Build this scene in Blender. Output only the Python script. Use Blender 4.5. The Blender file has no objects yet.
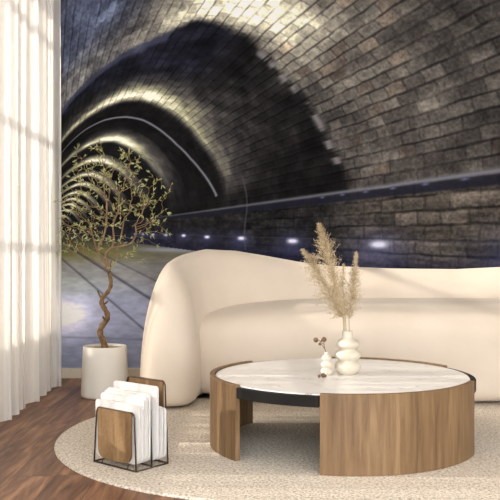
import bpy, bmesh, math, random
import numpy as np
from mathutils import Vector, Matrix
PI = math.pi
C = bpy.context.scene.collection
scn = bpy.context.scene

# ------------------------------------------------------------------ camera, world, sun, exposure
cam = bpy.data.objects.new('camera', bpy.data.cameras.new('camera'))
C.objects.link(cam)
cam.location = (0, 0, 1.0)
cam.rotation_euler = (PI/2, 0, 0)
cam.data.sensor_width = 36
cam.data.lens = 57.6
cam.data.shift_y = 0.01
cam.data.clip_start = 0.05
scn.camera = cam

w = bpy.data.worlds.new('daylight'); scn.world = w
w.use_nodes = True
bg = w.node_tree.nodes['Background']
# soft sky, brightest in the direction behind the camera, hazier and dimmer towards the window side
wn_ = w.node_tree.nodes; wl_ = w.node_tree.links
wtc = wn_.new('ShaderNodeTexCoord'); wsx = wn_.new('ShaderNodeSeparateXYZ'); wmr = wn_.new('ShaderNodeMapRange'); wmr.interpolation_type = 'SMOOTHSTEP'
wl_.new(wtc.outputs['Generated'], wsx.inputs[0]); wl_.new(wsx.outputs[1], wmr.inputs[0])
wmr.inputs[1].default_value = 0.05; wmr.inputs[2].default_value = -0.7
wmr.inputs[3].default_value = 0.75; wmr.inputs[4].default_value = 5.9
wl_.new(wmr.outputs[0], bg.inputs[1])
bg.inputs[0].default_value = (0.94, 0.97, 1.0, 1)

sun = bpy.data.objects.new('sun', bpy.data.lights.new('sun', 'SUN'))
C.objects.link(sun)
EL = math.radians(21)
sd = Vector((math.cos(EL), -0.02, -math.sin(EL)))
sun.rotation_euler = sd.to_track_quat('-Z', 'Y').to_euler()
sun.data.energy = 7.5
sun.data.angle = math.radians(0.6)
sun.data.color = (1.0, 0.92, 0.80)

vs = scn.view_settings
vs.view_transform = 'Standard'; vs.look = 'None'; vs.gamma = 1; vs.use_curve_mapping = False
vs.exposure = 0.0

# ------------------------------------------------------------------ materials
def lin(c):
    return tuple(((v/255)/12.92 if v/255 <= .04045 else ((v/255+.055)/1.055)**2.4) for v in c)
class NT:
    """small helper round a material's node tree"""
    def __init__(s, name, rough=.6, spec=.5, base=None):
        s.m = bpy.data.materials.new(name); s.m.use_nodes = True
        s.t = s.m.node_tree; s.b = s.t.nodes['Principled BSDF']
        s.b.inputs['Roughness'].default_value = rough
        s.b.inputs['Specular IOR Level'].default_value = spec
        if base: s.b.inputs['Base Color'].default_value = (*lin(base), 1)
    def n(s, typ, **kw):
        nd = s.t.nodes.new(typ)
        for k, v in kw.items():
            if k in nd.inputs.keys() if isinstance(k, str) else False: s.set(nd.inputs[k], v)
            else: setattr(nd, k, v)
        return nd
    def set(s, inp, v):
        if hasattr(v, 'is_output'): s.t.links.new(v, inp)
        else: inp.default_value = v
    def math(s, op, a, b=0.0, c=0.0):
        nd = s.t.nodes.new('ShaderNodeMath'); nd.operation = op
        for i, v in enumerate((a, b, c)): s.set(nd.inputs[i], v)
        return nd.outputs[0]
    def mix(s, f, a, b, mode='MIX'):
        nd = s.t.nodes.new('ShaderNodeMix'); nd.data_type = 'RGBA'; nd.blend_type = mode
        s.set(nd.inputs[0], f)
        for i, v in ((6, a), (7, b)):
            if isinstance(v, tuple) and len(v) == 3: v = (*v, 1)
            s.set(nd.inputs[i], v)
        return nd.outputs[2]
    def ramp(s, f, stops):
        nd = s.t.nodes.new('ShaderNodeValToRGB'); s.set(nd.inputs[0], f)
        e = nd.color_ramp.elements
        while len(e) < len(stops): e.new(.5)
        for el, (p, c) in zip(e, stops):
            el.position = p; el.color = (*c, 1) if len(c) == 3 else c
        return nd.outputs[0]
    def coord(s, which='Object', scale=(1, 1, 1), rot=(0, 0, 0), loc=(0, 0, 0)):
        tc = s.t.nodes.new('ShaderNodeTexCoord'); mp = s.t.nodes.new('ShaderNodeMapping')
        s.t.links.new(tc.outputs[which], mp.inputs[0])
        mp.inputs['Scale'].default_value = scale; mp.inputs['Rotation'].default_value = rot; mp.inputs['Location'].default_value = loc
        return mp.outputs[0]
    def noise(s, vec, scale, detail=3, rough=.5, dist=0):
        nd = s.t.nodes.new('ShaderNodeTexNoise'); s.set(nd.inputs['Vector'], vec)
        nd.inputs['Scale'].default_value = scale; nd.inputs['Detail'].default_value = detail
        nd.inputs['Roughness'].default_value = rough; nd.inputs['Distortion'].default_value = dist
        return nd.outputs[0]
    def bump(s, h, strength=.3, dist=.01):
        nd = s.t.nodes.new('ShaderNodeBump'); s.set(nd.inputs['Height'], h)
        nd.inputs['Strength'].default_value = strength; nd.inputs['Distance'].default_value = dist
        s.t.links.new(nd.outputs[0], s.b.inputs['Normal'])
    def color(s, c): s.set(s.b.inputs['Base Color'], c)

def plain(name, rgb, rough=.6, spec=.4, var=.06, vscale=6, bump=0, bscale=80, metal=0):
    k = NT(name, rough, spec)
    v = k.coord()
    n = k.noise(v, vscale, 3)
    a = lin(rgb); lo = tuple(x*(1-var) for x in a); hi = tuple(min(1, x*(1+var)) for x in a)
    k.color(k.ramp(n, [(.3, lo), (.7, hi)]))
    k.b.inputs['Metallic'].default_value = metal
    if bump: k.bump(k.noise(v, bscale, 2), bump, .002)
    return k.m

M = {}
M['wall'] = plain('painted_wall', (226, 219, 208), .85, .2)
M['trim'] = plain('trim_paint', (214, 204, 188), .6, .3)
M['ceiling'] = plain('ceiling_paint', (240, 236, 228), .9, .2)
M['frame_white'] = plain('window_paint', (236, 234, 230), .5, .4)
M['pot'] = plain('pot_ceramic', (222, 216, 206), .6, .3, .03, bump=.05)
M['vase'] = plain('vase_ceramic', (214, 205, 188), .55, .35, .03, bump=.1, bscale=120)
M['wire'] = plain('bronze_wire', (84, 68, 54), .4, .5, metal=.6)
M['black'] = plain('black_metal', (25, 23, 22), .55, .2)
M['paper'] = plain('white_paper', (226, 223, 220), .8, .2, .01)
M['plinth'] = plain('sofa_plinth', (60, 45, 36), .8, .2)
M['bark'] = plain('bark', (118, 93, 68), .85, .2, .5, 30, .8, 60)
M['twig'] = plain('twig_bark', (132, 108, 80), .8, .2, .3, 20)
M['pebble'] = plain('pebbles', (168, 150, 126), .8, .2, .5, 60)
M['berry'] = plain('dried_berry', (114, 86, 68), .8, .2, .4, 90)
M['stem'] = plain('dry_stem', (150, 128, 78), .7, .2)

# sofa fabric
k = NT('cream_boucle', .9, .15); v = k.coord()
n = k.noise(v, 3, 3); n2 = k.noise(v, 260, 2)
k.color(k.ramp(n, [(.3, lin((222, 207, 190))), (.7, lin((229, 215, 199)))]))
k.b.inputs['Sheen Weight'].default_value = .2
k.bump(n2, .25, .002); M['sofa'] = k.m

# sheer curtain
k = NT('sheer_curtain', .9, .05); nt = k.t
wv = k.noise(k.coord(scale=(1, 1, 1)), 400, 1)
k.color(k.ramp(wv, [(.3, lin((228, 224, 219))), (.7, lin((235, 231, 226)))]))
tr = nt.nodes.new('ShaderNodeBsdfTranslucent'); tr.inputs[0].default_value = (*lin((240, 232, 222)), 1)
tp = nt.nodes.new('ShaderNodeBsdfTransparent'); tp.inputs[0].default_value = (1, 1, 1, 1)
m1 = nt.nodes.new('ShaderNodeMixShader'); m2 = nt.nodes.new('ShaderNodeMixShader')
m1.inputs[0].default_value = .12
lw_ = nt.nodes.new('ShaderNodeLayerWeight'); lw_.inputs[0].default_value = .5
k.set(m2.inputs[0], k.math('MULTIPLY', k.math('POWER', k.math('SUBTRACT', 1.0, lw_.outputs['Facing']), 4.0), .58))
nt.links.new(k.b.outputs[0], m1.inputs[1]); nt.links.new(tr.outputs[0], m1.inputs[2])
nt.links.new(m1.outputs[0], m2.inputs[1]); nt.links.new(tp.outputs[0], m2.inputs[2])
nt.links.new(m2.outputs[0], nt.nodes['Material Output'].inputs[0])
M['curtain'] = k.m; CURTAIN_T = m2

# window glass
k = NT('window_glass', .02, .5); nt = k.t
gl = nt.nodes.new('ShaderNodeBsdfGlossy'); gl.inputs['Roughness'].default_value = .02
tp = nt.nodes.new('ShaderNodeBsdfTransparent'); m1 = nt.nodes.new('ShaderNodeMixShader'); fr = nt.nodes.new('ShaderNodeFresnel')
nt.links.new(fr.outputs[0], m1.inputs[0]); nt.links.new(tp.outputs[0], m1.inputs[1]); nt.links.new(gl.outputs[0], m1.inputs[2])
nt.links.new(m1.outputs[0], nt.nodes['Material Output'].inputs[0]); M['glass'] = k.m

# plank floor, boards run along Y, 0.19 wide
k = NT('oak_planks', .42, .4)
tc = k.t.nodes.new('ShaderNodeTexCoord'); sx = k.t.nodes.new('ShaderNodeSeparateXYZ'); k.t.links.new(tc.outputs['Object'], sx.inputs[0])
X, Y = sx.outputs[0], sx.outputs[1]
row = k.math('FLOOR', k.math('DIVIDE', k.math('ADD', X, 5.82), .19))
fx = k.math('FRACT', k.math('DIVIDE', k.math('ADD', X, 5.82), .19))
wn = k.n('ShaderNodeTexWhiteNoise'); wn.noise_dimensions = '1D'; k.set(wn.inputs['W'], row)
yy = k.math('DIVIDE', k.math('ADD', Y, k.math('MULTIPLY', wn.outputs['Value'], 3.0)), 1.5)
colr = k.math('FLOOR', yy); fy = k.math('FRACT', yy)
cmb = k.n('ShaderNodeCombineXYZ'); k.set(cmb.inputs[0], row); k.set(cmb.inputs[1], colr)
wn2 = k.n('ShaderNodeTexWhiteNoise'); wn2.noise_dimensions = '2D'; k.set(wn2.inputs['Vector'], cmb.outputs[0])
rnd = wn2.outputs['Value']
gv = k.n('ShaderNodeCombineXYZ'); k.set(gv.inputs[0], k.math('MULTIPLY', X, 9.0)); k.set(gv.inputs[1], Y); k.set(gv.inputs[2], k.math('MULTIPLY', rnd, 20.0))
g1 = k.noise(gv.outputs[0], 1.5, 6, .6, 1.2); g2 = k.noise(gv.outputs[0], 9, 4, .6, .4)
base = k.ramp(g1, [(.32, lin((82, 52, 36))), (.5, lin((130, 90, 64))), (.66, lin((166, 124, 92)))])
fine = k.ramp(g2, [(.3, (.72, .70, .68)), (.6, (1.08, 1.06, 1.04))])
c = k.mix(.85, base, fine, 'MULTIPLY')
tone = k.ramp(rnd, [(0, (.66, .65, .65)), (1, (1.16, 1.15, 1.14))])
c = k.mix(1.0, c, tone, 'MULTIPLY')
ed = k.math('LESS_THAN', k.math('MINIMUM', fx, k.math('SUBTRACT', 1.0, fx)), .009)
ey = k.math('LESS_THAN', k.math('MINIMUM', fy, k.math('SUBTRACT', 1.0, fy)), .0012)
gap = k.math('MAXIMUM', ed, ey)
k.color(k.mix(k.math('MULTIPLY', gap, .75), c, lin((45, 28, 20))))
k.bump(g2, .08, .002); M['floor'] = k.m

# rug
k = NT('flecked_rug', .95, .1); v = k.coord()
a = k.noise(v, 78, 3, .75); b2 = k.noise(k.coord(scale=(60, 160, 60)), 1, 2, .6); b3 = k.noise(v, 3, 2)
c = k.ramp(a, [(.34, lin((166, 152, 136))), (.48, lin((230, 218, 202))), (.6, lin((252, 243, 230)))])
c2 = k.ramp(b2, [(.35, (.84, .83, .82)), (.6, (1.04, 1.04, 1.04))])
c = k.mix(.9, c, c2, 'MULTIPLY')
k.color(k.mix(.3, c, k.ramp(b3, [(.3, (.9, .9, .9)), (.7, (1.05, 1.05, 1.05))]), 'MULTIPLY'))
k.bump(k.math('ADD', a, b2), .8, .008); M['rug'] = k.m

# walnut veneer: strips along UV.x (metres), grain along UV.y
def wood(name, cols, strip=.047, rough=.5, spec=.35):
    k = NT(name, rough, spec)
    tc = k.t.nodes.new('ShaderNodeTexCoord'); sx = k.t.nodes.new('ShaderNodeSeparateXYZ'); k.t.links.new(tc.outputs['UV'], sx.inputs[0])
    U, V = sx.outputs[0], sx.outputs[1]
    st = k.math('FLOOR', k.math('DIVIDE', U, strip))
    wn = k.n('ShaderNodeTexWhiteNoise'); wn.noise_dimensions = '1D'; k.set(wn.inputs['W'], st)
    g = k.n('ShaderNodeCombineXYZ'); k.set(g.inputs[0], k.math('MULTIPLY', U, 14.0)); k.set(g.inputs[1], V); k.set(g.inputs[2], k.math('MULTIPLY', wn.outputs['Value'], 9.0))
    n1 = k.noise(g.outputs[0], 2.2, 5, .6, .6); n2 = k.noise(g.outputs[0], 14, 3, .6)
    c = k.ramp(n1, [(.22, cols[0]), (.5, cols[1]), (.8, cols[2])])
    c = k.mix(1.0, c, k.ramp(wn.outputs['Value'], [(0, (.84, .835, .83)), (1, (1.06, 1.06, 1.06))]), 'MULTIPLY')
    c = k.mix(.7, c, k.ramp(n2, [(.3, (.92, .915, .91)), (.65, (1.03, 1.03, 1.03))]), 'MULTIPLY')
    k.color(c); return k.m
M['walnut'] = wood('walnut_veneer', (lin((96, 72, 48)), lin((131, 103, 73)), lin((156, 129, 96))))
# rack panels: worn brown leather-like wood with soft broad bands
k = NT('rack_panel_wood', .55, .35); v = k.coord('UV', (9, 2, 1))
n1 = k.noise(v, 1.2, 4, .6, .4); n2 = k.noise(k.coord('UV', (60, 60, 1)), 1, 4, .7)
c = k.ramp(n1, [(.32, lin((92, 68, 44))), (.5, lin((132, 102, 70))), (.68, lin((164, 134, 98)))])
k.color(k.mix(.8, c, k.ramp(n2, [(.3, (.8, .8, .78)), (.65, (1.08, 1.08, 1.06))]), 'MULTIPLY')); M['rackwood'] = k.m

# marble
k = NT('white_marble', .3, .4); v = k.coord(scale=(.9, 2.6, 1), rot=(0, 0, .12))
n1 = k.noise(v, 1.7, 6, .62, 1.3); n2 = k.noise(v, 4.2, 5, .6, .8); n3 = k.noise(v, 1.1, 4)
def vein(n, wid): return k.math('SUBTRACT', 1.0, k.math('MINIMUM', 1.0, k.math('DIVIDE', k.math('ABSOLUTE', k.math('SUBTRACT', n, .5)), wid)))
base = k.ramp(n3, [(.3, lin((246, 243, 240))), (.7, lin((252, 250, 248)))])
vv = k.math('MULTIPLY', vein(n1, .016), k.ramp(n2, [(.42, (.0, .0, .0)), (.62, (.75, .75, .75))]))
c = k.mix(vv, base, lin((150, 132, 118)))
c = k.mix(k.math('MULTIPLY', vein(n2, .02), .12), c, lin((180, 172, 166)))
k.color(c); M['marble'] = k.m

# leaves: two greens by noise
k = NT('olive_leaves', .55, .3); v = k.coord()
k.color(k.ramp(k.noise(v, 22, 2), [(.3, lin((112, 116, 66))), (.5, lin((156, 157, 102))), (.7, lin((196, 194, 146)))]))
M['leaf'] = k.m
k = NT('pampas_fluff', .9, .1); v = k.coord()
k.color(k.ramp(k.noise(v, 40, 3), [(.3, lin((172, 150, 116))), (.55, lin((204, 184, 150))), (.75, lin((228, 212, 184)))]))
M['pampas'] = k.m

# ------------------------------------------------------------------ object helpers
def obj(name, data, mat=None, parent=None, smooth=True):
    """data: bmesh or (verts, faces)"""
    me = bpy.data.meshes.new(name)
    if isinstance(data, bmesh.types.BMesh):
        data.to_mesh(me); data.free()
    else:
        me.from_pydata([tuple(p) for p in data[0]], [], data[1])
    if smooth: me.shade_smooth()
    o = bpy.data.objects.new(name, me); C.objects.link(o)
    if mat: me.materials.append(mat)
    if parent: o.parent = parent
    return o
def tag(o, label, cat, group=None):
    o['label'] = label; o['category'] = cat
    if group: o['group'] = group
    return o
def struct(o): o['kind'] = 'structure'; return o
def thing(name, label, cat, loc=(0, 0, 0), rz=0, group=None):
    o = bpy.data.objects.new(name, None); C.objects.link(o)
    o.location = loc; o.rotation_euler = (0, 0, rz); o.empty_display_size = .1
    return tag(o, label, cat, group)
def box(x0, x1, y0, y1, z0, z1, bev=0, seg=2):
    bm = bmesh.new(); bmesh.ops.create_cube(bm, size=1)
    for v in bm.verts:
        v.co = Vector((x0+(v.co.x+.5)*(x1-x0), y0+(v.co.y+.5)*(y1-y0), z0+(v.co.z+.5)*(z1-z0)))
    if bev: bmesh.ops.bevel(bm, geom=bm.edges[:], offset=bev, segments=seg, affect='EDGES', profile=.7)
    return bm
def join(*bms):
    out = bmesh.new()
    for b in bms:
        me = bpy.data.meshes.new('t'); b.to_mesh(me); b.free(); out.from_mesh(me); bpy.data.meshes.remove(me)
    return out
def lathe(prof, n=48):
    vs_, fs = [], []
    for r, z in prof:
        for i in range(n):
            a = 2*PI*i/n; vs_.append((r*math.cos(a), r*math.sin(a), z))
    for j in range(len(prof)-1):
        for i in range(n):
            a, b = j*n+i, j*n+(i+1) % n
            fs.append((a, b, b+n, a+n))
    fs.append(tuple(range(n-1, -1, -1))); m = (len(prof)-1)*n; fs.append(tuple(range(m, m+n)))
    return vs_, fs
def smooth_path(pts, sub=6):
    P = [Vector(p) for p in pts]; out = []
    for i in range(len(P)-1):
        p0 = P[max(0, i-1)]; p1 = P[i]; p2 = P[i+1]; p3 = P[min(len(P)-1, i+2)]
        for j in range(sub):
            t = j/sub
            out.append(.5*((2*p1)+(p2-p0)*t+(2*p0-5*p1+4*p2-p3)*t*t+(3*p1-p0-3*p2+p3)*t**3))
    out.append(P[-1]); return out
def tube(path, rad, n=8, closed=False):
    P = [Vector(p) for p in path]; vs_, fs = [], []
    L = len(P); R = rad if hasattr(rad, '__len__') else [rad]*L
    up = Vector((0.13, .21, 1)).normalized(); prev = None
    for i in range(L):
        if closed: t = (P[(i+1) % L]-P[i-1]).normalized()
        else: t = (P[min(L-1, i+1)]-P[max(0, i-1)]).normalized()
        if prev is None:
            a = t.cross(up)
            if a.length < 1e-3: a = t.cross(Vector((1, 0, 0)))
            a.normalize()
        else:
            a = (prev-t*prev.dot(t)).normalized()
        prev = a; b = t.cross(a)
        for j in range(n):
            an = 2*PI*j/n; vs_.append(P[i]+(a*math.cos(an)+b*math.sin(an))*R[i])
    for i in range(L if closed else L-1):
        for j in range(n):
            q = (i+1) % L
            fs.append((i*n+j, i*n+(j+1) % n, q*n+(j+1) % n, q*n+j))
    if not closed:
        fs.append(tuple(range(n-1, -1, -1))); fs.append(tuple(range((L-1)*n, L*n)))
    return vs_, fs
def merge(*vf):
    V, F = [], []
    for v, f in vf:
        k0 = len(V); V += list(v); F += [tuple(i+k0 for i in q) for q in f]
    return V, F

# ------------------------------------------------------------------ room shell
WX = -1.75; BY = 6.5; RX = 3.4; CZ = 3.2; FY = -1.2
struct(obj('floor', box(WX-.2, RX+.2, FY, BY+.2, -.1, 0), M['floor'], smooth=False))
struct(obj('ceiling', box(WX-.2, RX+.2, FY, BY+.2, CZ, CZ+.1), M['ceiling'], smooth=False))
struct(obj('wall_back', box(WX-.2, RX+.2, BY+.004, BY+.2, 0, CZ), M['wall'], smooth=False))
struct(obj('wall_right', box(RX, RX+.2, FY, BY+.004, 0, CZ), M['wall'], smooth=False))
WY0, WY1, WZ0, WZ1 = 2.3, 6.25, .505, 2.95
struct(obj('wall_left', join(box(WX-.2, WX, FY, WY0, 0, CZ), box(WX-.2, WX, WY1, BY+.004, 0, CZ),
        box(WX-.2, WX, WY0, WY1, 0, WZ0), box(WX-.2, WX, WY0, WY1, WZ1, CZ)), M['wall'], smooth=False))
struct(obj('baseboard_back', box(WX, RX, BY-.016, BY+.004, 0, .083, .003), M['trim'], smooth=False))
struct(obj('baseboard_left', box(WX, WX+.016, FY, BY-.016, 0, .083, .003), M['trim'], smooth=False))
wbm = [box(WX-.14, WX-.06, WY0, WY1, WZ0, WZ0+.06), box(WX-.14, WX-.06, WY0, WY1, WZ1-.06, WZ1)]
for y in (WY0, (WY0+WY1)/2-.03, WY1-.06): wbm.append(box(WX-.14, WX-.06, y, y+.06, WZ0+.06, WZ1-.06))
for z in (1.17, 1.93, 2.66): wbm.append(box(WX-.12, WX-.08, WY0+.06, WY1-.06, z, z+.05))
win = struct(obj('window_1', join(*wbm), M['frame_white'], smooth=False))
pane = obj('window_pane', box(WX-.103, WX-.097, WY0+.06, WY1-.06, WZ0+.06, WZ1-.06), M['glass'], win, smooth=False)

# ------------------------------------------------------------------ tunnel photo mural (a flat print on the back wall)
def hash2(ix, iy, seed=0):
    h = (ix.astype(np.int64)*374761393 + iy.astype(np.int64)*668265263 + seed*69069) & 0xffffffff
    h = ((h ^ (h >> 13))*1274126177) & 0xffffffff
    return ((h ^ (h >> 16)) & 0xffff)/65535.0
def vnoise(x, y, seed=0):
    ix = np.floor(x); iy = np.floor(y); fx_ = x-ix; fy_ = y-iy
    fx_ = fx_*fx_*(3-2*fx_); fy_ = fy_*fy_*(3-2*fy_)
    a = hash2(ix, iy, seed); b = hash2(ix+1, iy, seed); c_ = hash2(ix, iy+1, seed); d = hash2(ix+1, iy+1, seed)
    return (a*(1-fx_)+b*fx_)*(1-fy_)+(c_*(1-fx_)+d*fx_)*fy_
def fbm(x, y, seed=0, o=4):
    s_ = 0; am = .5; t_ = 0
    for i in range(o):
        s_ = s_+am*vnoise(x*2**i, y*2**i, seed+i); t_ += am; am *= .55
    return s_/t_
def sstep(a, b, x):
    t = np.clip((x-a)/(b-a), 0, 1); return t*t*(3-2*t)
def print_colours(x, y):
    """sRGB colours of the printed tunnel at mural coordinates (x right, y down; vault perspective)"""
    cu, cv, a, b, WU, FV = 91., -27., 105., 110., 196., 26.
    U = x-52.; V = y-232.
    U = np.where(np.abs(U) < .3, .3, U); V = np.where(np.abs(V) < .3, .3, V)
    A = U*U/a/a+V*V/b/b; B = U*cu/a/a+V*cv/b/b; Cc = cu*cu/a/a+cv*cv/b/b-1
    q = (B+np.sqrt(np.maximum(0, B*B-A*Cc)))/A
    v = V*q
    wall = v > cv
    q = np.where(wall, np.where(U > 0, WU/U, -14./U), q)
    v = V*q
    flo = v > FV
    q = np.where(flo, FV/V, q); v = np.where(flo, FV, V*q); u = U*q
    wall = wall & ~flo; arch = ~wall & ~flo
    th = np.degrees(np.arctan2(-(v-cv)/b, (u-cu)/a))
    out = np.zeros(x.shape+(3,))
    def col(c): return np.array(c, float)
    def lerp(c1, c2, f): return c1+(c2-c1)*f[..., None]
    def bricks(du, dv, amp_fade):
        r = np.floor(dv); off = hash2(r, r*0+3, 5)*.0+.5*(r % 2)+.35*hash2(r, r*0, 9)
        bu = du+off; ci = np.floor(bu)
        wob = .16*(fbm(du*2, dv*2, 31, 2)-.5); wo2 = .16*(fbm(du*1.7+9, dv*2.3, 37, 2)-.5); mk = sstep(.25, .62, fbm(du*.9, dv*.9, 39, 2))
        fu = bu-ci+wob; fv = dv-r+wo2
        eu = np.minimum(fu, 1-fu); ev = np.minimum(fv, 1-fv)
        mort = 1-(.45+.55*sstep(.02, .08, eu))*sstep(.03, .15, ev)
        light = sstep(.0, .22, fv)*(1-sstep(.22, .42, fv))
        return mort*amp_fade*(.45+.85*mk), (hash2(ci, r, 11)-.5)*amp_fade, hash2(ci, r, 17), light*amp_fade
    fade = 1-sstep(.9, 1.5, q)
    arc = np.radians(th)*108./6.8
    mo, va, hu, li = bricks(q/.027, arc+.15*(fbm(q*18, arc*.3, 77, 2)-.5), fade)
    n1 = fbm(q*26, arc*.55, 3, 5); n2 = fbm(x/2.6, y/2.6, 21, 3); n3 = fbm(x/24., y/24., 41, 3)
    # ---- arch
    q0 = np.interp(th, [0, 20, 45, 72, 88, 98, 118, 129, 145], [.655, .680, .690, .655, .640, .69, .735, .76, .76])+.02*(n1-.5)
    near = 1-sstep(-.012, .02, q-q0)
    crown = np.exp(-((th-84)/24.)**2)
    g = np.exp(-((q-(q0-.05))/.085)**2)          # lit edge of the nearest bay
    lum = .30+.12*np.exp(-((th-50)/22.)**2)*np.exp(-((q-.6)/.13)**2)
    lum = lum+.50*crown*g+.42*np.exp(-((th-80)/17.)**2)*np.exp(-((q-.59)/.05)**2)
    lum = lum+.20*np.exp(-((th-62)/14.)**2)*np.exp(-((q-.58)/.09)**2)
    lum = lum+.08*np.exp(-((th-20)/16.)**2)*np.exp(-((q-.56)/.09)**2)
    lum = lum-.05*sstep(.47, .37, q)*(th < 80)+.10*np.exp(-((th-132)/18.)**2)
    lum = lum*(.62+.76*n1)*(1+.32*va)*(.72+.56*n3)*(.80+.40*n2)+.05*(n2-.5)
    lum = lum*(1-mo*np.where(th > 95, .22, .34))+.03*li
    warm = np.clip(lum*1.35-.1, 0, 1)
    c_near = lum[..., None]*255*lerp(col((1.0, .955, .92)), col((1.04, 1.03, .88)), warm)
    cool = sstep(100, 125, th)*(1-sstep(.52, .68, q)*.75)
    c_near = c_near*lerp(col((1, 1, 1)), col((.86, .97, 1.27)), cool)
    red = (hu > .8)*(th < 60)*.35
    c_near = c_near*lerp(col((1, 1, 1)), col((1.06, .93, .86)), red)
    # far bays: dark with bright rings
    RQ = np.array([1.01, 1.476, 1.916, 2.395, 2.896, 3.50, 4.18, 5.0, 6.3, 8.5, 12.])
    sh = np.interp(th, [0, 22, 44, 70, 89, 102, 118, 141], [.11, .10, .10, .05, .0, .0, .03, .07])
    q_b = q/(1+sh)
    k_ = np.clip(np.searchsorted((RQ[1:]*.62+RQ[:-1]*.38), q_b), 0, len(RQ)-1).astype(int)
    RK = RQ[k_]
    d = q_b-RK
    side = np.interp(th, [0, 12, 30, 50, 70, 88, 100, 120, 145], [.03, .12, .26, .40, .58, .95, .88, .5, .28])
    wid = np.interp(th, [0, 45, 90, 140], [.10, .10, .055, .05])*RK*np.where(k_ > 0, .85, 1)
    ring = side*np.where(d < 0, np.exp(-(d/wid)**2), np.exp(-(d/(.026*RK))**2))
    ring2 = side*.38*np.where(d < 0, np.exp(-(d/(wid*2.1))**2), 0)
    farl = (ring+ring2*np.where(k_ > 0, .4, 1))*np.where(k_ > 0, 1.0, 1)
    farl = farl*np.where((k_ > 0) & (th < 70), np.interp(th, [0, 20, 50, 70], [.25, .5, .8, 1]), 1)
    dark = .085+.05*(n3-.5)+.07*(th > 20)*(th < 60)*(1-sstep(.75, 1.0, q))*n1
    bl = sstep(60, 80, th)*(1-sstep(.80, .92, q))
    dark = dark+.06*bl*n1
    fl_ = (dark*(.5+n1)+farl*(.55+.9*n1))*(1-.3*mo)*(1+.25*va)+.05*(n2-.5)*(.4+farl)+.02*li*(1-bl)
    c_far = np.clip(fl_, 0, 1)[..., None]*255*lerp(col((1.0, .98, .95)), col((1.0, 1.0, .80)), sstep(.2, .6, fl_)*(1-sstep(.8, 1.0, fl_)*.6))
    c_far = c_far*lerp(col((1, 1, 1)), col((.95, 1.0, 1.32)), bl)
    c_arch = lerp(c_far, c_near, near)
    # pale efflorescence along the edge of the lit bay
    cr = np.exp(-((q-q0-.012)/.010)**2)*((th > 5)*(th < 66))*sstep(.45, .62, fbm(th/3., q*8, 61, 3))
    c_arch = lerp(c_arch, col((150, 148, 146)), np.clip(cr, 0, 1)*.75)
    cr2 = np.exp(-((q-q0-.02)/.02)**2)*(th > 95)
    c_arch = lerp(c_arch, col((92, 98, 124)), np.clip(cr2, 0, 1)*.55)
    # cable
    qc = np.interp(th, [9, 18, 28, 37, 50, 60, 70, 80, 92, 106, 119, 131, 140], [1.187, 1.216, 1.246, 1.265, 1.272, 1.258, 1.235, 1.208, 1.19, 1.188, 1.206, 1.238, 1.261])
    cb = np.exp(-((q-qc)/.0085)**2)*(th > 8)
    c_arch = lerp(c_arch, col((150, 152, 160)), cb*.85)
    # ---- side wall
    hgt = (v-cv)/ (FV-cv)                                      # 0 at ledge, 1 at foot
    mo, va, hu, li = bricks(q/.034, (v-cv)/7.8+.1*(fbm(q*30, v*.2, 78, 2)-.5), 1-sstep(.8, 1.3, q))
    nearw = 1-sstep(.60, .76, q)
    nw = fbm(q*22, v*.25, 90, 4)
    lw = (.14+.19*nearw*(1-.25*hgt))*(.5+1.0*nw)*(.75+.5*n2)*(1+.35*va)*(1-.34*mo)+.05*(n2-.5)+.04*li*nearw
    c_wall = lw[..., None]*255*lerp(col((1.0, .98, .96)), col((1.05, .99, .88)), nearw)
    band = sstep(.01, .03, hgt)*(1-sstep(.10, .14, hgt))
    c_wall = lerp(c_wall, col((30, 31, 42)), band*.85)
    pipe = np.exp(-((hgt-.60)/.012)**2)*.35
    c_wall = lerp(c_wall, col((84, 86, 92)), pipe)
    low = sstep(.62, .95, hgt)
    c_wall = lerp(c_wall, c_wall*.55+col((28, 30, 62))*.75, low*(.35+.5*fbm(x/26., y/11., 51, 2)))
    ledge = np.exp(-((hgt+.0)/np.where(q < .7, .020, .022))**2)
    out = np.where(arch[..., None], c_arch, c_wall)
    led = ledge*(arch | wall)*(U > 20)*np.interp(q, [0, .5, .8, 1.5, 3], [1, 1, .8, .55, .2])
    out = lerp(out, col((128, 132, 138)), led*.9)
    # dark far left wall
    # brackets under the ledge
    br = np.exp(-(((q*20) % 1-.5)/.10)**2)*np.exp(-((hgt-.035)/.014)**2)*wall*(q < .75)
    out = lerp(out, col((110, 116, 150)), br*.8)
    # ---- floor
    yy_ = y; f1 = fbm(x/9., y/3., 71, 4); f2 = fbm(x/40., y/22., 81, 2)
    cf = lerp(col((66, 66, 44)), col((104, 102, 62)), sstep(240, 254, yy_))
    cf = lerp(cf, col((136, 138, 132)), sstep(252, 268, yy_))
    cf = lerp(cf, col((150, 158, 176)), sstep(270, 305, yy_))
    cf = lerp(cf, col((140, 150, 170)), sstep(325, 352, yy_))
    rightd = sstep(-10, 60, x-(100+(yy_-250)*.9))
    cf = lerp(cf, col((88, 88, 84)), rightd*.55)
    glow = np.exp(-((x-66)/26.)**2-((y-316)/19.)**2)
    cf = lerp(cf, col((240, 240, 255)), np.clip(glow*1.15, 0, 1))
    glow = np.exp(-((x-72)/30.)**2-((y-286)/10.)**2); cf = lerp(cf, col((178, 190, 180)), glow*.6)
    cf = cf*1.08*(.86+.28*f1)[..., None]*(.92+.16*f2)[..., None]
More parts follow.
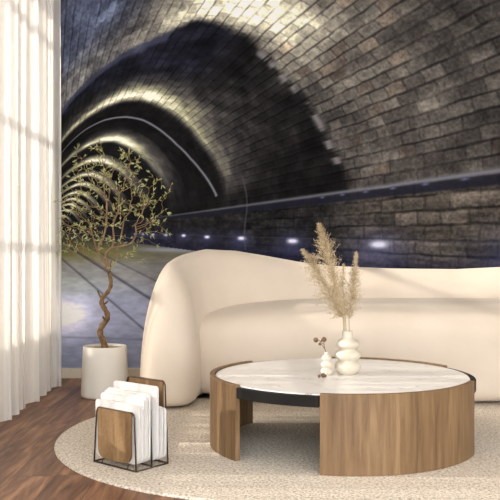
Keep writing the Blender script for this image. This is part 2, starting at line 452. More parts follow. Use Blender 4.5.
    for (xa, ya, sl, wd, st) in ((105, 270, .64, 1.5, .6), (105, 296, .86, 1.2, .5), (120, 263, .5, 1.0, .35), (78, 300, 1.25, 1.1, .0)):
        dl = np.abs((y-ya)-sl*(x-xa))/math.sqrt(1+sl*sl)
        cf = lerp(cf, col((44, 46, 52)), np.exp(-(dl/wd)**2)*st*(y > 246))
        dl = np.abs((y-ya-3)-sl*(x-xa-1))/math.sqrt(1+sl*sl)
        cf = lerp(cf, col((180, 184, 190)), np.exp(-(dl/.9)**2)*st*.35*(y > 246))
    # crossing joint lines
    cf = lerp(cf, col((70, 76, 96)), np.exp(-((y-337-.03*(x-60))/1.2)**2)*.28)
    # kerb strip of pale platform along the wall
    kb = (x > 120)*np.exp(-((y-249.5-.02*(x-150))/2.6)**2)*sstep(120, 165, x); cf = lerp(cf, col((150, 154, 166)), kb*.8)
    out = np.where(flo[..., None], cf, out)
    # dark foot of the wall at far distance with hazy blue
    far = np.exp(-((y-236)/9.)**2)*(x < 240)*(x > 52)
    out = lerp(out, out*.6+col((22, 24, 40))*.6, far*.7)
    # lamps low on the wall
    for (lx, ly, r, e) in ((378.5, 244.5, 8.5, 1.), (292.5, 241, 5.2, 1.), (241.5, 238.3, 3.6, 1.), (207, 237, 2.4, 1.), (183.6, 235.6, 1.9, 1), (166, 235, 1.5, .8), (153, 234.6, 1.3, .7), (143, 234.2, 1.2, .6), (135, 234, 1, .5), (520, 256, 13, 1)):
        gl_ = np.exp(-((x-lx)/(r*3.4))**2-((y-ly-r*.6)/(r*2.2))**2)
        out = lerp(out, col((96, 104, 160)), gl_*.42)
        co = np.exp(-(np.abs(x-lx)/r)**2.6-(np.abs(y-ly)/(r*.34+.55))**2)
        out = lerp(out, col((236, 240, 255)), np.clip(co*1.2, 0, 1)*e)
    # hanging wire on the dark wall
    wx = 243+3*np.sin(y/14.)+(y-190)*.09
    wr = np.exp(-((x-wx)/.7)**2)*(y > 178)*(y < 250)
    out = lerp(out, col((92, 94, 98)), wr*.55)
    out = out*col((1.0, .98, 1.015))
    return np.clip(out, 0, 255)
PXM = 6.5/800.
EGAIN = 1.0
def build_mural():
    x0 = 250+WX/PXM; x1 = 250+RX/PXM; yb = 255+(1-.083)/PXM; yt = 255-(CZ-1)/PXM
    nx = int((x1-x0)*1.8); ny = int((yb-yt)*1.8)
    xs = np.linspace(x0, x1, nx); ys = np.linspace(yt, yb, ny)
    gx, gy = np.meshgrid(xs, ys)
    rgb = print_colours(gx, gy)/255.
    l = np.where(rgb <= .04045, rgb/12.92, ((rgb+.055)/1.055)**2.4)
    l = np.clip(l*EGAIN, 0, .97)
    co = np.empty((ny*nx, 3), np.float32)
    co[:, 0] = ((gx-250)*PXM).ravel(); co[:, 1] = BY; co[:, 2] = (1-(gy-255)*PXM).ravel()
    idx = np.arange(ny*nx, dtype=np.int32).reshape(ny, nx)
    quads = np.stack([idx[1:, :-1], idx[1:, 1:], idx[:-1, 1:], idx[:-1, :-1]], -1).reshape(-1, 4)
    me = bpy.data.meshes.new('wall_mural')
    me.vertices.add(len(co)); me.vertices.foreach_set('co', co.ravel())
    me.loops.add(quads.size); me.loops.foreach_set('vertex_index', quads.ravel())
    me.polygons.add(len(quads)); me.polygons.foreach_set('loop_start', np.arange(0, quads.size, 4, dtype=np.int32))
    me.update(calc_edges=True)
    at = me.color_attributes.new('print', 'FLOAT_COLOR', 'POINT')
    at.data.foreach_set('color', np.concatenate([l.reshape(-1, 3), np.ones((ny*nx, 1))], 1).astype(np.float32).ravel())
    o = bpy.data.objects.new('wall_mural', me); C.objects.link(o)
    k = NT('mural_print', .9, .05)
    an = k.n('ShaderNodeAttribute'); an.attribute_name = 'print'
    gr = k.noise(k.coord(), 140, 2)
    k.color(k.mix(.25, an.outputs['Color'], k.ramp(gr, [(.3, (.85, .85, .85)), (.7, (1.1, 1.1, 1.1))]), 'MULTIPLY'))
    me.materials.append(k.m)
    return tag(o, 'wall-wide photo mural of a dark brick railway tunnel with lit arches, above the pale baseboard', 'mural')
build_mural()

# ------------------------------------------------------------------ curtains
def curtain(y0, y1, seed, label):
    rnd = random.Random(seed)
    n = int((y1-y0)/.008); nz = 60; vs_, fs = [], []
    ph = [rnd.uniform(0, 6.28) for _ in range(4)]
    for i in range(n+1):
        s = i/n*(y1-y0); y = y0+s
        for j in range(nz+1):
            z = .012+(3.13-.012)*j/nz; h = j/nz
            p = 2*PI*s/.215+1.0*math.sin(2*PI*s/.9+ph[0])
            am = .036+.010*math.sin(2*PI*s/.57+ph[1])
            xx = am*math.sin(p+.25*math.sin(2.2*h+ph[2]))+.010*math.sin(2.3*p+ph[3]+.6*h)+.006*math.sin(5*p+2*h)
            yy2 = y+.018*math.sin(2*p)*(1-.2*h)
            # hem edge at the wall end drifts outward slightly at the top
            vs_.append((-1.475+xx, yy2, z))
    for i in range(n):
        for j in range(nz):
            a = i*(nz+1)+j; fs.append((a, a+nz+1, a+nz+2, a+1))
    o = obj('sheer_curtain', (vs_, fs), M['curtain'])
    return tag(o, label, 'curtain', None)
curtain(4.27, 6.03, 4, 'floor-length sheer white pleated curtain hanging at the left beside the mural')
curtain(2.25, 4.2, 8, 'second sheer white curtain panel hanging nearer the camera along the left wall')
rod = obj('curtain_rail', box(-1.51, -1.44, 2.1, 6.3, 3.14, 3.2), M['frame_white'], smooth=False)
tag(rod, 'white curtain rail on the ceiling above the sheer curtains', 'curtain rail')

# ------------------------------------------------------------------ rug
def rug():
    cx0, cx1, cy, R = .19, 1.75, 4.42, 1.235
    pts = []
    for i in range(97): a = PI/2+PI*i/96; pts.append((cx0+R*math.cos(a), cy+R*math.sin(a)))
    for i in range(97): a = -PI/2+PI*i/96; pts.append((cx1+R*math.cos(a), cy+R*math.sin(a)))
    vs_, fs = [], []; n = len(pts)
    mx = (cx0+cx1)/2
    for ins, z in ((0, 0.001), (0, .006), (.004, .010), (.012, .012)):
        for (x, y) in pts:
            ddx = x-(cx0 if x < cx0 else cx1 if x > cx1 else x); ddy = y-cy; l = math.hypot(ddx, ddy)
            vs_.append((x-ddx/l*ins, y-ddy/l*ins, z))
    for j in range(3):
        for i in range(n): fs.append((j*n+i, j*n+(i+1) % n, (j+1)*n+(i+1) % n, (j+1)*n+i))
    fs.append(tuple(range(3*n, 4*n))); fs.append(tuple(range(n-1, -1, -1)))
    o = obj('rug', (vs_, fs), M['rug'], smooth=False)
    tag(o, 'large oval flecked beige woven rug under the coffee table', 'rug')
rug()
RT = .0125

# ------------------------------------------------------------------ sofa
sofa = thing('curved_sofa', 'long cream upholstered sofa with rounded humped back and bulging seat behind the table', 'sofa', (.6, 5.75, RT))
def se(v, e): return math.copysign(abs(v)**e, v)
def seat():
    cx, cy, a, b = 1.24, 5.81, 1.74, .58
    NU, NV = 160, 60; vs_, fs = [], []; zc, ct, cb = .33, .34, .322
    for j in range(NV+1):
        ph = -PI/2+PI*j/NV
        e1 = 2/3.6 if ph > 0 else 2/9.
        cz = zc+(ct if ph > 0 else cb)*se(math.sin(ph), e1); r = se(math.cos(ph), e1)
        for i in range(NU):
            t = 2*PI*i/NU
            x = cx+a*r*se(math.cos(t), 2/3.6); y = cy+b*r*se(math.sin(t), 2/3.2)
            y += -.05*math.cos((x-cx)/a*1.2)+.04          # front bows gently out
            vs_.append((x-.6, y-5.75, cz))
    for j in range(NV):
        for i in range(NU): fs.append((j*NU+i, j*NU+(i+1) % NU, (j+1)*NU+(i+1) % NU, (j+1)*NU+i))
    return vs_, fs
obj('seat', seat(), M['sofa'], sofa)
def back():
    # plan path of the centre line, half width, height
    ctrl = [(-.53, 5.06), (-.53, 5.28), (-.515, 5.50), (-.43, 5.73), (-.24, 5.92), (.05, 6.03), (.4, 6.09), (1.0, 6.1), (1.7, 6.1), (2.3, 6.05), (2.8, 5.9), (3.05, 5.65), (3.1, 5.4)]
    path = smooth_path([(x, y, 0) for x, y in ctrl], 14)
    L = [0]
    for i in range(1, len(path)): L.append(L[-1]+(path[i]-path[i-1]).length)
    tot = L[-1]
    NS, NA = 170, 56; vs_, fs = [], []
    for i in range(NS+1):
        s0 = i/NS
        # cluster stations at both ends
        s = tot*(.5-.5*math.cos(PI*s0))
        kk = max(j for j in range(len(L)) if L[j] <= s+1e-9); kk = min(kk, len(L)-2)
        f = (s-L[kk])/(L[kk+1]-L[kk]); p = path[kk].lerp(path[kk+1], f); t = (path[kk+1]-path[kk]).normalized()
        nrm = Vector((-t.y, t.x, 0))
        e = min(1, (s+.0004)/.24); e2 = min(1, (tot-s)/.36)
        cap = max(0.0, (1-(1-e)**2.3))**(1/2.3)*max(0.0, (1-(1-e2)**2.3))**(1/2.3)
        eh = min(1, (s+.004)/.42); eh2 = min(1, (tot-s)/.6)
        caph = max(0.0, (1-(1-eh)**2.9))**(1/2.9)*max(0.0, (1-(1-eh2)**2.7))**(1/2.7)
        hw = float(np.interp(s, [0, .35, .7, .9], [.192, .192, .215, .22]))*cap
        x = p.x
        h = float(np.interp(s, HS, HV))*caph
        hb = .28*cap
        for j in range(NA):
            an = 2*PI*j/NA; c_, s_ = math.cos(an), math.sin(an)
            off = hw*se(c_, 2/2.7)
            off = hw*(se(c_, 2/2.0) if s_ > 0 else se(c_, 2/4.))
            z = .16+(h-.16)*se(s_, 2/1.95) if s_ > 0 else .16-.155*cap**.3*se(-s_, 2/4.)
            q_ = p+nrm*off
            vs_.append((q_.x-.6, q_.y-5.75, z))
    for i in range(NS):
        for j in range(NA): fs.append((i*NA+j, i*NA+(j+1) % NA, (i+1)*NA+(j+1) % NA, (i+1)*NA+j))
    fs.append(tuple(range(NA-1, -1, -1))); fs.append(tuple(range(NS*NA, (NS+1)*NA)))
    return vs_, fs
HS = [0, .3, .6, .85, 1.1, 1.35, 1.6, 1.85, 2.3, 2.8, 3.3, 3.8, 4.8]
HV = [.90, .93, .99, 1.03, 1.02, .98, .935, .905, .885, .88, .905, .95, .95]
obj('backrest', back(), M['sofa'], sofa)
obj('plinth', box(-.75, 2.2, -.32, .2, .0005, .05, .02), M['plinth'], sofa)

# ------------------------------------------------------------------ coffee table
TX, TY, TA, TB, TZ = .480, 4.235, .692, .67, .370-RT
table = thing('coffee_table', 'oval coffee table with marble top and curved walnut panel legs on the rug', 'coffee table', (TX, TY, RT))
def ellipse_panel(a0, a1, k_in, z0, z1, uoff=0):
    n = 64; bm = bmesh.new(); uv = bm.loops.layers.uv.new('UVMap'); ring = []
    A = [a0+(a1-a0)*i/n for i in range(n+1)]
    ul = 0; prev = None; secs = []
    for a in A:
        ca, sa = math.cos(a), math.sin(a); po = Vector((TA*ca, TB*sa, 0)); pi_ = Vector(((TA-k_in)*ca, (TB-k_in)*sa, 0))
        if prev is not None: ul += (po-prev).length
        prev = po
        secs.append((ul, [bm.verts.new(po+Vector((0, 0, z0))), bm.verts.new(po+Vector((0, 0, z1))), bm.verts.new(pi_+Vector((0, 0, z1))), bm.verts.new(pi_+Vector((0, 0, z0)))]))
    vz = [z0, z1, z1+k_in, z0+k_in]
    for (u0, s0), (u1, s1) in zip(secs, secs[1:]):
        for j in range(4):
            q = (j+1) % 4; f = bm.faces.new((s0[j], s1[j], s1[q], s0[q]))
            vv_ = [vz[j], vz[j], vz[j]+(z1-z0 if j in (0, 2) else k_in), vz[j]+(z1-z0 if j in (0, 2) else k_in)]
            for lp, (uu, v2) in zip(f.loops, ((u0, vv_[0]), (u1, vv_[1]), (u1, vv_[2]), (u0, vv_[3]))): lp[uv].uv = (uu+uoff, v2)
    for (u0, s0), fl in ((secs[0], False), (secs[-1], True)):
        f = bm.faces.new(s0 if fl else s0[::-1])
        for lp in f.loops: lp[uv].uv = (u0+uoff+.3*lp.vert.co.length, lp.vert.co.z)
    bmesh.ops.recalc_face_normals(bm, faces=bm.faces[:])
    ed = [e for e in bm.edges if len(e.link_faces) == 2 and e.calc_face_angle(0) > 1.0]
    bmesh.ops.bevel(bm, geom=ed, offset=.002, segments=2, affect='EDGES', profile=.6)
    return bm
R_ = math.radians
for a0, a1, uo in ((134, 217.5, 0), (256, 336, 3.3), (24, 92, 7.1)):
    p = obj('leg_panel', ellipse_panel(R_(a0), R_(a1), .026, 0, TZ+.008, uo), M['walnut'], table, smooth=False)
def disc(ra, rb, z0, z1, bev=.003, n=128):
    vs_, fs = [], []
    for r, z in ((0, z0), (0, z1-bev), (-bev, z1)):
        for i in range(n):
            a = 2*PI*i/n; vs_.append(((ra+r)*math.cos(a), (rb+r)*math.sin(a), z))
    for j in range(2):
        for i in range(n): fs.append((j*n+i, j*n+(i+1) % n, (j+1)*n+(i+1) % n, (j+1)*n+i))
    fs.append(tuple(range(n-1, -1, -1))); fs.append(tuple(range(2*n, 3*n)))
    return vs_, fs
obj('apron', disc(TA-.0265, TB-.0265, TZ-.055, TZ-.006), M['black'], table, smooth=False)
# black end tongues seen between the panels reach the outer radius
def tongue(a0, a1):
    b_ = ellipse_panel(R_(a0), R_(a1), .027, TZ-.055, TZ-.004)
    return b_
obj('rim', tongue(-23.5, 23.5), M['black'], table, smooth=False)
obj('rim', tongue(92.5, 133.5), M['black'], table, smooth=False)
obj('rim', tongue(218, 255.5), M['black'], table, smooth=False)
obj('marble_top', disc(TA-.030, TB-.030, TZ-.006, TZ+.0), M['marble'], table, smooth=False)
TT = TZ+RT

# ------------------------------------------------------------------ vases and dried stems
def vase(name, label, x, y, prof, sub=6):
    t = [(r, z) for r, z in prof]
    sp = smooth_path([(r, 0, z) for r, z in t], sub)
    o = obj(name, lathe([(max(.001, p.x), p.z) for p in sp]), M['vase'])
    o.location = (x, y, TT+.0005)
    return tag(o, label, 'vase')
BVX, BVY = .516, 4.23
vase('ribbed_vase', 'larger cream vase with three bulging rings holding pampas grass on the marble top', BVX, BVY,
     [(.001, 0), (.040, 0), (.046, .004), (.056, .012), (.065, .024), (.069, .038), (.067, .052), (.059, .063), (.049, .069), (.047, .073), (.054, .078), (.064, .087), (.0705, .099), (.069, .112), (.060, .123), (.047, .130), (.043, .134), (.047, .138), (.056, .145), (.062, .155), (.061, .166), (.053, .176), (.040, .184), (.031, .191), (.028, .202), (.0268, .218), (.027, .227), (.024, .228), (.022, .215), (.022, .15), (.001, .148)])
SVX, SVY = .402, 4.20
vase('ribbed_vase', 'smaller cream ringed vase holding a dried berry sprig left of the larger vase', SVX, SVY,
     [(.001, 0), (.018, 0), (.024, .004), (.030, .012), (.032, .021), (.029, .030), (.022, .036), (.020, .039), (.025, .043), (.030, .050), (.030, .058), (.026, .066), (.019, .071), (.017, .074), (.021, .078), (.026, .085), (.026, .092), (.021, .099), (.014, .104), (.0115, .112), (.012, .118), (.009, .119), (.008, .10), (.001, .098)])

def px(x, y, d): return Vector(((x-250)/800*d, d, 1-(y-255)/800*d))
def plume(pts, widths, seed, dens, droop):
    """feathery panicle: central rachis and hundreds of fine seed branches"""
    rnd = random.Random(seed); path = smooth_path(pts, 10); n = len(path)
    V, F = tube(path, [.0016*(1-.6*i/n) for i in range(n)], 5)
    V = list(V); F = list(F)
    wf = lambda t: float(np.interp(t, [0, .25, .6, .85, 1], widths))
    def strand(p0, dirv, ln, w, dr, segs=4):
        P = [p0]; d_ = dirv.copy()
        for i in range(segs):
            d_ = (d_+Vector((0, 0, -dr))+Vector([rnd.gauss(0, .12) for _ in range(3)])).normalized(); P.append(P[-1]+d_*(ln/segs))
        side = d_.cross(Vector((rnd.gauss(0, 1), rnd.gauss(0, 1), rnd.gauss(0, 1)))).normalized()
        k0 = len(V)
        for i, q in enumerate(P):
            ww = w*(1-.75*i/segs)
            V.append(q+side*ww); V.append(q-side*ww)
        for i in range(segs): F.append((k0+2*i, k0+2*i+1, k0+2*i+3, k0+2*i+2))
        return P
    for _ in range(dens):
        t = rnd.random()**.9; i = min(n-2, int(t*(n-1))); p = path[i]; ax = (path[i+1]-path[i]).normalized()
        wd = wf(t)
        rad = Vector((rnd.gauss(0, 1), rnd.gauss(0, 1)*.8, rnd.gauss(0, .5))); rad = (rad-ax*rad.dot(ax)).normalized()
        dv = (ax*rnd.uniform(.7, 1.5)+rad*rnd.uniform(.35, 1.1)).normalized()
        ln = wd*rnd.uniform(.6, 1.35)
        if t > .7: dv = (ax*(1+4*(t-.7)/.3)+rad*.5*(1.15-t)/.3).normalized(); ln *= .9
        P = strand(p, dv, ln, .0008, droop)
        for k2 in range(10):
            q = P[rnd.randint(1, 4)].lerp(P[rnd.randint(1, 4)], rnd.random())
            dd = (dv+Vector([rnd.gauss(0, .8) for _ in range(3)])).normalized()
            strand(q, dd, rnd.uniform(.006, .014), .0011, .12, 2)
    return V, F
vt = Vector((BVX, BVY, TT+.215))
def pampas(pp, stem_base, widths, seed, dens, droop, label):
    base = Vector(stem_base)
    t = thing('pampas_grass', label, 'dried grass', base, 0, 'pampas stems in the ringed vase')
    pts = [p-base for p in pp]
    sp = smooth_path([Vector((0, 0, 0)), (pts[0])*.5+Vector((0, 0, .0)), pts[0]], 6)
    obj('stem', tube(sp, .0017, 6), M['stem'], t)
    obj('plume', plume(pts, widths, seed, dens, droop), M['pampas'], t, smooth=False)
D = 4.23
pampas([px(344, 318, D), px(338, 298, D-.02), px(331, 268, D-.03), px(324, 242, D-.02), px(320, 227, D)], (BVX-.008, BVY, TT+.16),
       [.06, .10, .08, .045, .022], 1, 620, .05, 'tallest pampas grass plume rising from the larger vase')
pampas([px(343, 318, D+.02), px(333, 300, D+.03), px(322, 279, D+.04), px(312, 262, D+.04), px(305, 252, D+.03)], (BVX-.014, BVY+.008, TT+.16),
       [.06, .095, .075, .04, .02], 2, 460, .12, 'left-leaning pampas grass plume in the larger vase')
pampas([px(349, 320, D), px(351, 305, D), px(353, 288, D-.01), px(355, 270, D-.01), px(356, 255, D)], (BVX+.010, BVY, TT+.16),
       [.045, .07, .05, .032, .016], 3, 330, .05, 'right upright narrow pampas grass plume in the larger vase')
pampas([px(345, 316, D+.04), px(344, 302, D+.05), px(343, 288, D+.05), px(343, 275, D+.05), px(343.5, 265, D+.05)], (BVX, BVY+.012, TT+.16),
       [.025, .03, .02, .014, .008], 5, 90, .05, 'small thin pampas grass plume between the taller ones')

def berry_mesh(r, seed):
    rnd = random.Random(seed); bm = bmesh.new(); bmesh.ops.create_icosphere(bm, subdivisions=3, radius=r)
    for v in bm.verts: v.co *= 1+.22*math.sin(v.co.x/r*5+seed)*math.sin(v.co.y/r*5)*math.sin(v.co.z/r*4+1)+rnd.uniform(-.04, .04)
    return bm
sb = Vector((SVX, SVY, TT+.09))
sprig = thing('berry_sprig', 'dried brown berry sprig standing in the smaller vase', 'dried sprig', sb)
def sprig_build(root, base, stems, berries):
    vf = [tube(smooth_path([p-base for p in s], 5), .0016, 6) for s in stems]
    obj('stem', merge(*vf), M['berry'], root)
    for i, (p, r) in enumerate(berries):
        o = obj('berry', berry_mesh(r, i), M['berry'], root); o.location = p-base
d2 = 4.2
sprig_build(sprig, sb, [[sb, px(325.5, 351, d2), px(324, 345, d2), px(324, 340, d2)], [px(325, 349, d2), px(321.5, 344.5, d2), px(320, 343.5, d2)], [px(324.5, 345, d2), px(319, 340.5, d2), px(316, 340.5, d2)]],
            [(px(324, 339.5, d2), .0125), (px(315.8, 340, d2), .0125), (px(320, 344, d2), .008), (px(321.5, 341, d2), .005)])
lb = Vector((px(322, 373, 4.1).x, 4.10, TT))
sp2 = thing('berry_sprig', 'small dried berry cluster lying on the marble in front of the smaller vase', 'dried sprig', lb)
sprig_build(sp2, lb, [[lb+Vector((-.014, 0, .010)), lb+Vector((.012, 0, .012))]],
            [(lb+Vector((-.014, 0, .0088)), .0075), (lb+Vector((.006, 0, .0130)), .0115), (lb+Vector((.016, .006, .0095)), .008)])

# ------------------------------------------------------------------ potted tree
PX, PY = -1.028, 5.67
tree = thing('potted_olive_tree', 'small potted olive tree with twisted trunk standing between the curtain and the sofa', 'potted tree', (PX, PY, 0))
prof = [(.001, 0), (.150, 0), (.163, .004), (.168, .014), (.168, .03), (.162, .16), (.155, .30), (.1525, .352), (.150, .357), (.144, .357), (.1425, .352), (.142, .33), (.001, .33)]
obj('pot', lathe(prof, 72), M['pot'], tree)
def pebbles():
    rnd = random.Random(7); V, F = [], []
    bm = bmesh.new(); bmesh.ops.create_icosphere(bm, subdivisions=1, radius=1)
    bv = [v.co.copy() for v in bm.verts]; bf = [tuple(v.index for v in f.verts) for f in bm.faces]; bm.free()
    for _ in range(420):
        a = rnd.uniform(0, 2*PI); r = .132*math.sqrt(rnd.random()); s = rnd.uniform(.006, .011)
        k0 = len(V); e = (rnd.uniform(.8, 1.3), rnd.uniform(.8, 1.3), rnd.uniform(.5, .8))
        for v in bv: V.append(Vector((r*math.cos(a)+v.x*s*e[0], r*math.sin(a)+v.y*s*e[1], .338+rnd.uniform(0, .001)+v.z*s*e[2])))
        F += [tuple(i+k0 for i in f) for f in bf]
    return V, F
pb = obj('pebbles', pebbles(), M['pebble'], tree); pb['kind'] = 'stuff'
o0 = Vector((PX, PY, 0))
tr_px = [(105, 349, 0), (103.2, 341, -.01), (100.3, 334, -.01), (101.5, 327, .01), (106.5, 320, .02), (107.5, 315, .01), (105, 309.5, -.01), (101.8, 304, -.015), (102.5, 298, 0), (107, 293, .015), (110.3, 287, .01), (110.8, 281, 0), (109.5, 275, 0), (109.5, 271, 0)]
tp_ = [px(x, y, PY+dy)-o0 for x, y, dy in tr_px]
path = smooth_path(tp_, 7); nP = len(path)
rad = [float(np.interp(i/nP, [0, .1, .5, 1], [.026, .0215, .017, .012]))*(1+.10*math.sin(i*.9)) for i in range(nP)]
stub = [tube(smooth_path([px(102, 299, PY)-o0, px(99.5, 295, PY-.02)-o0, px(97.5, 290.5, PY-.02)-o0], 3), [.009, .009, .008, .007, .006, .005, .004], 7),
        tube(smooth_path([px(103, 305, PY)-o0, px(106, 303, PY-.02)-o0, px(108, 301, PY-.03)-o0], 3), [.009, .009, .008, .007, .007, .006, .005], 7),
        tube(smooth_path([px(107, 318, PY)-o0, px(104.5, 319, PY-.03)-o0, px(103, 316.5, PY-.04)-o0], 3), [.008]*7, 7)]
obj('trunk', merge(tube(path, rad, 12), *stub), M['bark'], tree)
# crown: main limbs, then space colonisation for the twigs
rnd = random.Random(12)
nodes = []; par = []
def add_chain(pts, start=None):
    last = start
    for p in smooth_path(pts, 5)[(1 if start is not None else 0):]:
        nodes.append(p); par.append(last if last is not None else -1); last = len(nodes)-1
    return last
def P3(x, y, dy): return px(x, y, PY+dy)-o0
root_i = add_chain([P3(109.5, 273, 0), P3(109.3, 270, 0)])
def limb(pts):
    # attach to nearest existing node
    p = pts[0]; b_ = min(range(len(nodes)), key=lambda i: (nodes[i]-p).length)
    return add_chain([nodes[b_]]+pts[1:], b_)
limb([P3(109, 272, 0), P3(103, 266, -.05), P3(95, 261, -.08), P3(85, 254, -.10), P3(75, 250, -.1)])
limb([P3(109, 272, 0), P3(104, 262, .05), P3(98, 252, .08), P3(94, 240, .1), P3(90, 225, .12)])
limb([P3(109, 272, 0), P3(105, 262, 0), P3(100, 254, -.02), P3(99, 246, -.04), P3(103, 238, -.04), P3(106, 226, -.02), P3(107, 210, 0)])
limb([P3(109, 272, 0), P3(113, 264, -.04), P3(120, 258, -.06), P3(128, 255, -.1), P3(134, 250, -.12)])
limb([P3(109, 272, 0), P3(107, 262, .0), P3(106, 254, .02), P3(112, 248, .02), P3(122, 246, .0), P3(131, 243, -.02), P3(136, 234, -.04), P3(135, 224, -.04)])
limb([P3(109, 272, 0), P3(111, 262, .08), P3(117, 250, .12), P3(121, 236, .14), P3(124, 220, .12)])
limb([P3(112, 248, .02), P3(114, 238, .0), P3(113, 225, -.06), P3(118, 212, -.1)])
att = []
blobs = [((108, 205, 0), (50, 52, .38), 170), ((93, 165, -.05), (24, 26, .2), 42), ((125, 170, .05), (22, 28, .2), 42), ((150, 205, 0), (20, 34, .25), 50), ((70, 225, 0), (16, 30, .25), 36)]
for (cx, cy, cd), (rx, ry, rd), n in blobs:
    c_ = 0
    while c_ < n:
        a_ = [rnd.uniform(-1, 1) for _ in range(3)]
        if sum(v*v for v in a_) > 1: continue
        att.append(P3(cx+a_[0]*rx, cy+a_[1]*ry, cd+a_[2]*rd)); c_ += 1
for tip in ((64, 252), (56, 256), (57, 202), (103, 142), (90, 150), (80, 145), (126, 152), (150, 170), (171, 183), (172, 185), (165, 222), (170, 235), (158, 246), (62, 190), (165, 200), (142, 262), (60, 235)):
    att += [P3(tip[0], tip[1], rnd.uniform(-.08, .08))]
att = np.array([tuple(a) for a in att]); NPOS = np.array([tuple(n) for n in nodes])
step = .022; alive = np.ones(len(att), bool)
att[:, 0] = np.maximum(att[:, 0], -1.38-PX)
for it in range(90):
    if not alive.any(): break
    A_ = att[alive]; dm = np.linalg.norm(A_[:, None]-NPOS[None], axis=2); ne = dm.argmin(1)
    new = {}
    for a_, j in zip(A_, ne):
        v = a_-NPOS[j]; new.setdefault(j, np.zeros(3)); new[j] = new[j]+v/np.linalg.norm(v)
    add = []
    for j, v in new.items():
        v = v/max(1e-6, np.linalg.norm(v)); v = v+np.array([rnd.gauss(0, .28), rnd.gauss(0, .28), rnd.gauss(0, .2)+.1]); v = v/np.linalg.norm(v)
        p = NPOS[j]+v*step
        if np.linalg.norm(NPOS-p, axis=1).min() > step*.45: add.append((p, j))
    if not add: break
    for p, j in add: nodes.append(Vector(p)); par.append(int(j))
    NPOS = np.array([tuple(n) for n in nodes])
    dm = np.linalg.norm(att[:, None]-NPOS[None], axis=2).min(1); alive &= dm > .030
kids = [[] for _ in nodes]
for i, p in enumerate(par):
    if p >= 0: kids[p].append(i)
load = [0]*len(nodes)
for i in range(len(nodes)-1, -1, -1):
    load[i] = max(1, sum(load[k_] for k_ in kids[i])) if True else 1
radn = [min(.0105, .0013*load[i]**.45) for i in range(len(nodes))]
chains = []
def walk(s, pre):
    stack = [(s, pre)]
    while stack:
        i, ch = stack.pop(); ch = ch+[i]
        while kids[i]:
            ks = sorted(kids[i], key=lambda q_: -load[q_])
            for q_ in ks[1:]: stack.append((q_, [i]))
            i = ks[0]; ch.append(i)
        chains.append(ch)
walk(0, [])
vf = []
for ch in chains:
    if len(ch) < 2: continue
    vf.append(tube([nodes[i] for i in ch], [radn[ch[1]] if k_ == 0 else radn[i] for k_, i in enumerate(ch)], 6))
obj('branches', merge(*vf), M['twig'], tree)
def leaf(p, d, ln, wd, up):
    s = d.cross(up).normalized(); n_ = s.cross(d).normalized()
    V = [p]; F = []
    for t, w_ in ((.25, .8), (.55, 1), (.8, .6)):
        c_ = p+d*ln*t-n_*ln*.12*t*t
        V += [c_+s*wd*w_, c_-s*wd*w_, c_+n_*wd*.25]
    V.append(p+d*ln-n_*ln*.14)
    F += [(0, 1, 3), (0, 3, 2), (1, 4, 6, 3), (3, 6, 5, 2), (4, 7, 9, 6), (6, 9, 8, 5), (7, 10, 9), (9, 10, 8)]
    return V, F
lv = []
for i in range(len(nodes)):
    if load[i] > 3 or par[i] < 0: continue
    ax = (nodes[i]-nodes[par[i]]).normalized()
    n = 4 if not kids[i] else (2 if rnd.random() < .5 else 0)
    for _ in range(n):
        r_ = Vector([rnd.gauss(0, 1) for _ in range(3)]).normalized()
        d_ = (ax*.9+r_*.8+Vector((0, 0, .15))).normalized()
        lv.append(leaf(nodes[i], d_, rnd.uniform(.022, .042), rnd.uniform(.003, .005), Vector((rnd.gauss(0, 1), rnd.gauss(0, 1), rnd.gauss(0, 1)+.8)).normalized()))
fo = obj('foliage', merge(*lv), M['leaf'], tree, smooth=False)

# ------------------------------------------------------------------ magazine rack
RC = (-.566, 3.80); RA = math.radians(-40)
rack = thing('magazine_rack', 'wire magazine rack with brown wooden end panels standing on the left of the rug', 'magazine rack', (RC[0], RC[1], RT), RA)
wr = .0042
def frame(y, hgt, w0=.148, w1=.132, rc=.02, lean=0):
    pts = [Vector((-w0, y, wr)), Vector((-w1-.001, y+lean*.9, hgt-rc))]
    for i in range(1, 6): a = PI/2*i/6; pts.append(Vector((-w1+rc-rc*math.cos(a), y+lean, hgt-rc+rc*math.sin(a))))
    pts.append(Vector((-w1+rc, y+lean, hgt))); pts.append(Vector((w1-rc, y+lean, hgt)))
    for i in range(1, 6): a = PI/2*i/6; pts.append(Vector((w1-rc+rc*math.sin(a), y+lean, hgt-rc+rc*math.cos(a))))
    pts += [Vector((w1+.001, y+lean*.9, hgt-rc)), Vector((w0, y, wr))]
    return tube(pts, wr, 8)
H1, H2, H3 = .277-RT, .30, .402-RT
obj('end_frame', frame(-.10, H1, lean=.004), M['wire'], rack)
obj('divider_frame', frame(.012, H2-.02, .132, .12), M['wire'], rack)
obj('end_frame', frame(.10, H3, lean=-.004), M['wire'], rack)
obj('base_frame', merge(tube([(-.148, -.10, wr), (.148, -.10, wr), (.148, .10, wr), (-.148, .10, wr)], wr, 8, True),
        tube([(-.132, .012, wr), (.132, .012, wr)], wr, 8),
        *[tube([(x, -.10, wr), (x, -.094, .024), (x, .094, .024), (x, .10, wr)], .003, 6) for x in (-.09, .09)]), M['wire'], rack)
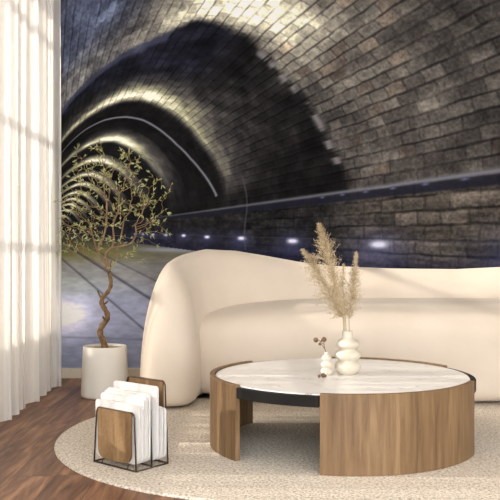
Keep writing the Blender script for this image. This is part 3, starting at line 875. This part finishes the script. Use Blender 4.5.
def panel(y, ztop, zbot, hw, th=.008, rc=.045):
    bm = bmesh.new(); uv = bm.loops.layers.uv.new('UVMap')
    out = [(-hw, ztop), (-hw, (ztop+zbot)/2)]
    for i in range(9): a = PI/2*i/8; out.append((-hw+rc-rc*math.cos(a), zbot+rc-rc*math.sin(a)))
    for i in range(9): a = PI/2*i/8; out.append((hw-rc+rc*math.sin(a), zbot+rc-rc*math.cos(a)))
    out += [(hw, (ztop+zbot)/2), (hw, ztop)]
    f0 = [bm.verts.new((x, y-th/2, z)) for x, z in out]; f1 = [bm.verts.new((x, y+th/2, z)) for x, z in out]
    n = len(out)
    bm.faces.new(f0); bm.faces.new(f1[::-1])
    for i in range(n): bm.faces.new((f0[i], f1[i], f1[(i+1) % n], f0[(i+1) % n]))
    bmesh.ops.recalc_face_normals(bm, faces=bm.faces[:])
    for f in bm.faces:
        for lp in f.loops: lp[uv].uv = (lp.vert.co.x+y, lp.vert.co.z)
    bmesh.ops.bevel(bm, geom=[e for e in bm.edges if e.calc_face_angle(0) > 1], offset=.0018, segments=2, affect='EDGES')
    return bm
obj('end_panel', panel(-.10, H1-.002, .030, .118), M['rackwood'], rack, smooth=False)
obj('end_panel', panel(.10, H3-.002, .030, .118), M['rackwood'], rack, smooth=False)

def booklet(ln, ht, th, seed, rc=.042):
    """thin stack of rounded-corner leaves with slight fan"""
    rnd = random.Random(seed); bms = []
    nl = 3
    for k_ in range(nl):
        dx = rnd.uniform(-.004, .004); dh = rnd.uniform(-.006, 0); y0 = th*k_/nl; t = th/nl*.8
        bm = bmesh.new(); hw = ln/2; z1 = ht+dh
        out = []
        for (cx, cz, a0) in ((hw-rc, rc, -PI/2), (hw-rc*.35, z1-rc*.35, 0), (-hw+rc*.35, z1-rc*.35, PI/2), (-hw+rc, rc, PI)):
            r_ = rc if cz == rc else rc*.35
            for i in range(7): a = a0+PI/2*i/6; out.append((dx+cx+r_*math.cos(a), cz+r_*math.sin(a)))
        def bow(x): return .004*math.sin(x/hw*1.5+seed)
        # split lengthwise so the sheet can bow
        f0 = [bm.verts.new((x, y0+bow(x), z)) for x, z in out]; f1 = [bm.verts.new((x, y0+t+bow(x), z)) for x, z in out]
        n = len(out); bm.faces.new(f0); bm.faces.new(f1[::-1])
        for i in range(n): bm.faces.new((f0[i], f1[i], f1[(i+1) % n], f0[(i+1) % n]))
        bmesh.ops.recalc_face_normals(bm, faces=bm.faces[:]); bms.append(bm)
    return join(*bms)
ca, sa = math.cos(RA), math.sin(RA)
books = [(-.088, .300, .011, .315, 0, 'blank white magazine leaning right behind the low front panel of the rack'),
         (-.072, .285, .011, .312, .012, 'blank white magazine second behind the front panel of the rack'),
         (-.055, .310, .011, .338, -.004, 'blank white magazine in the middle of the front slot of the rack'),
         (-.038, .300, .011, .352, 0, 'blank white magazine fourth behind the front panel of the rack'),
         (-.021, .305, .011, .362, .002, 'blank white magazine just in front of the rack divider'),
         (.020, .305, .012, .388, .003, 'tallest blank white magazine, just behind the rack divider'),
         (.045, .300, .011, .292, .012, 'short blank white magazine in the rear slot of the rack'),
         (.066, .300, .011, .285, .010, 'short blank white magazine resting against the tall rear panel')]
for i, (y, ln, th, ht, dx, lab) in enumerate(books):
    o = obj('magazine', booklet(ln, ht-RT-.027, th, i), M['paper'], smooth=False)
    o.location = (RC[0]+ca*dx-sa*y, RC[1]+sa*dx+ca*y, RT+.0275); o.rotation_euler = (0, 0, RA)
    tag(o, lab, 'magazine', 'white magazines in the rack')
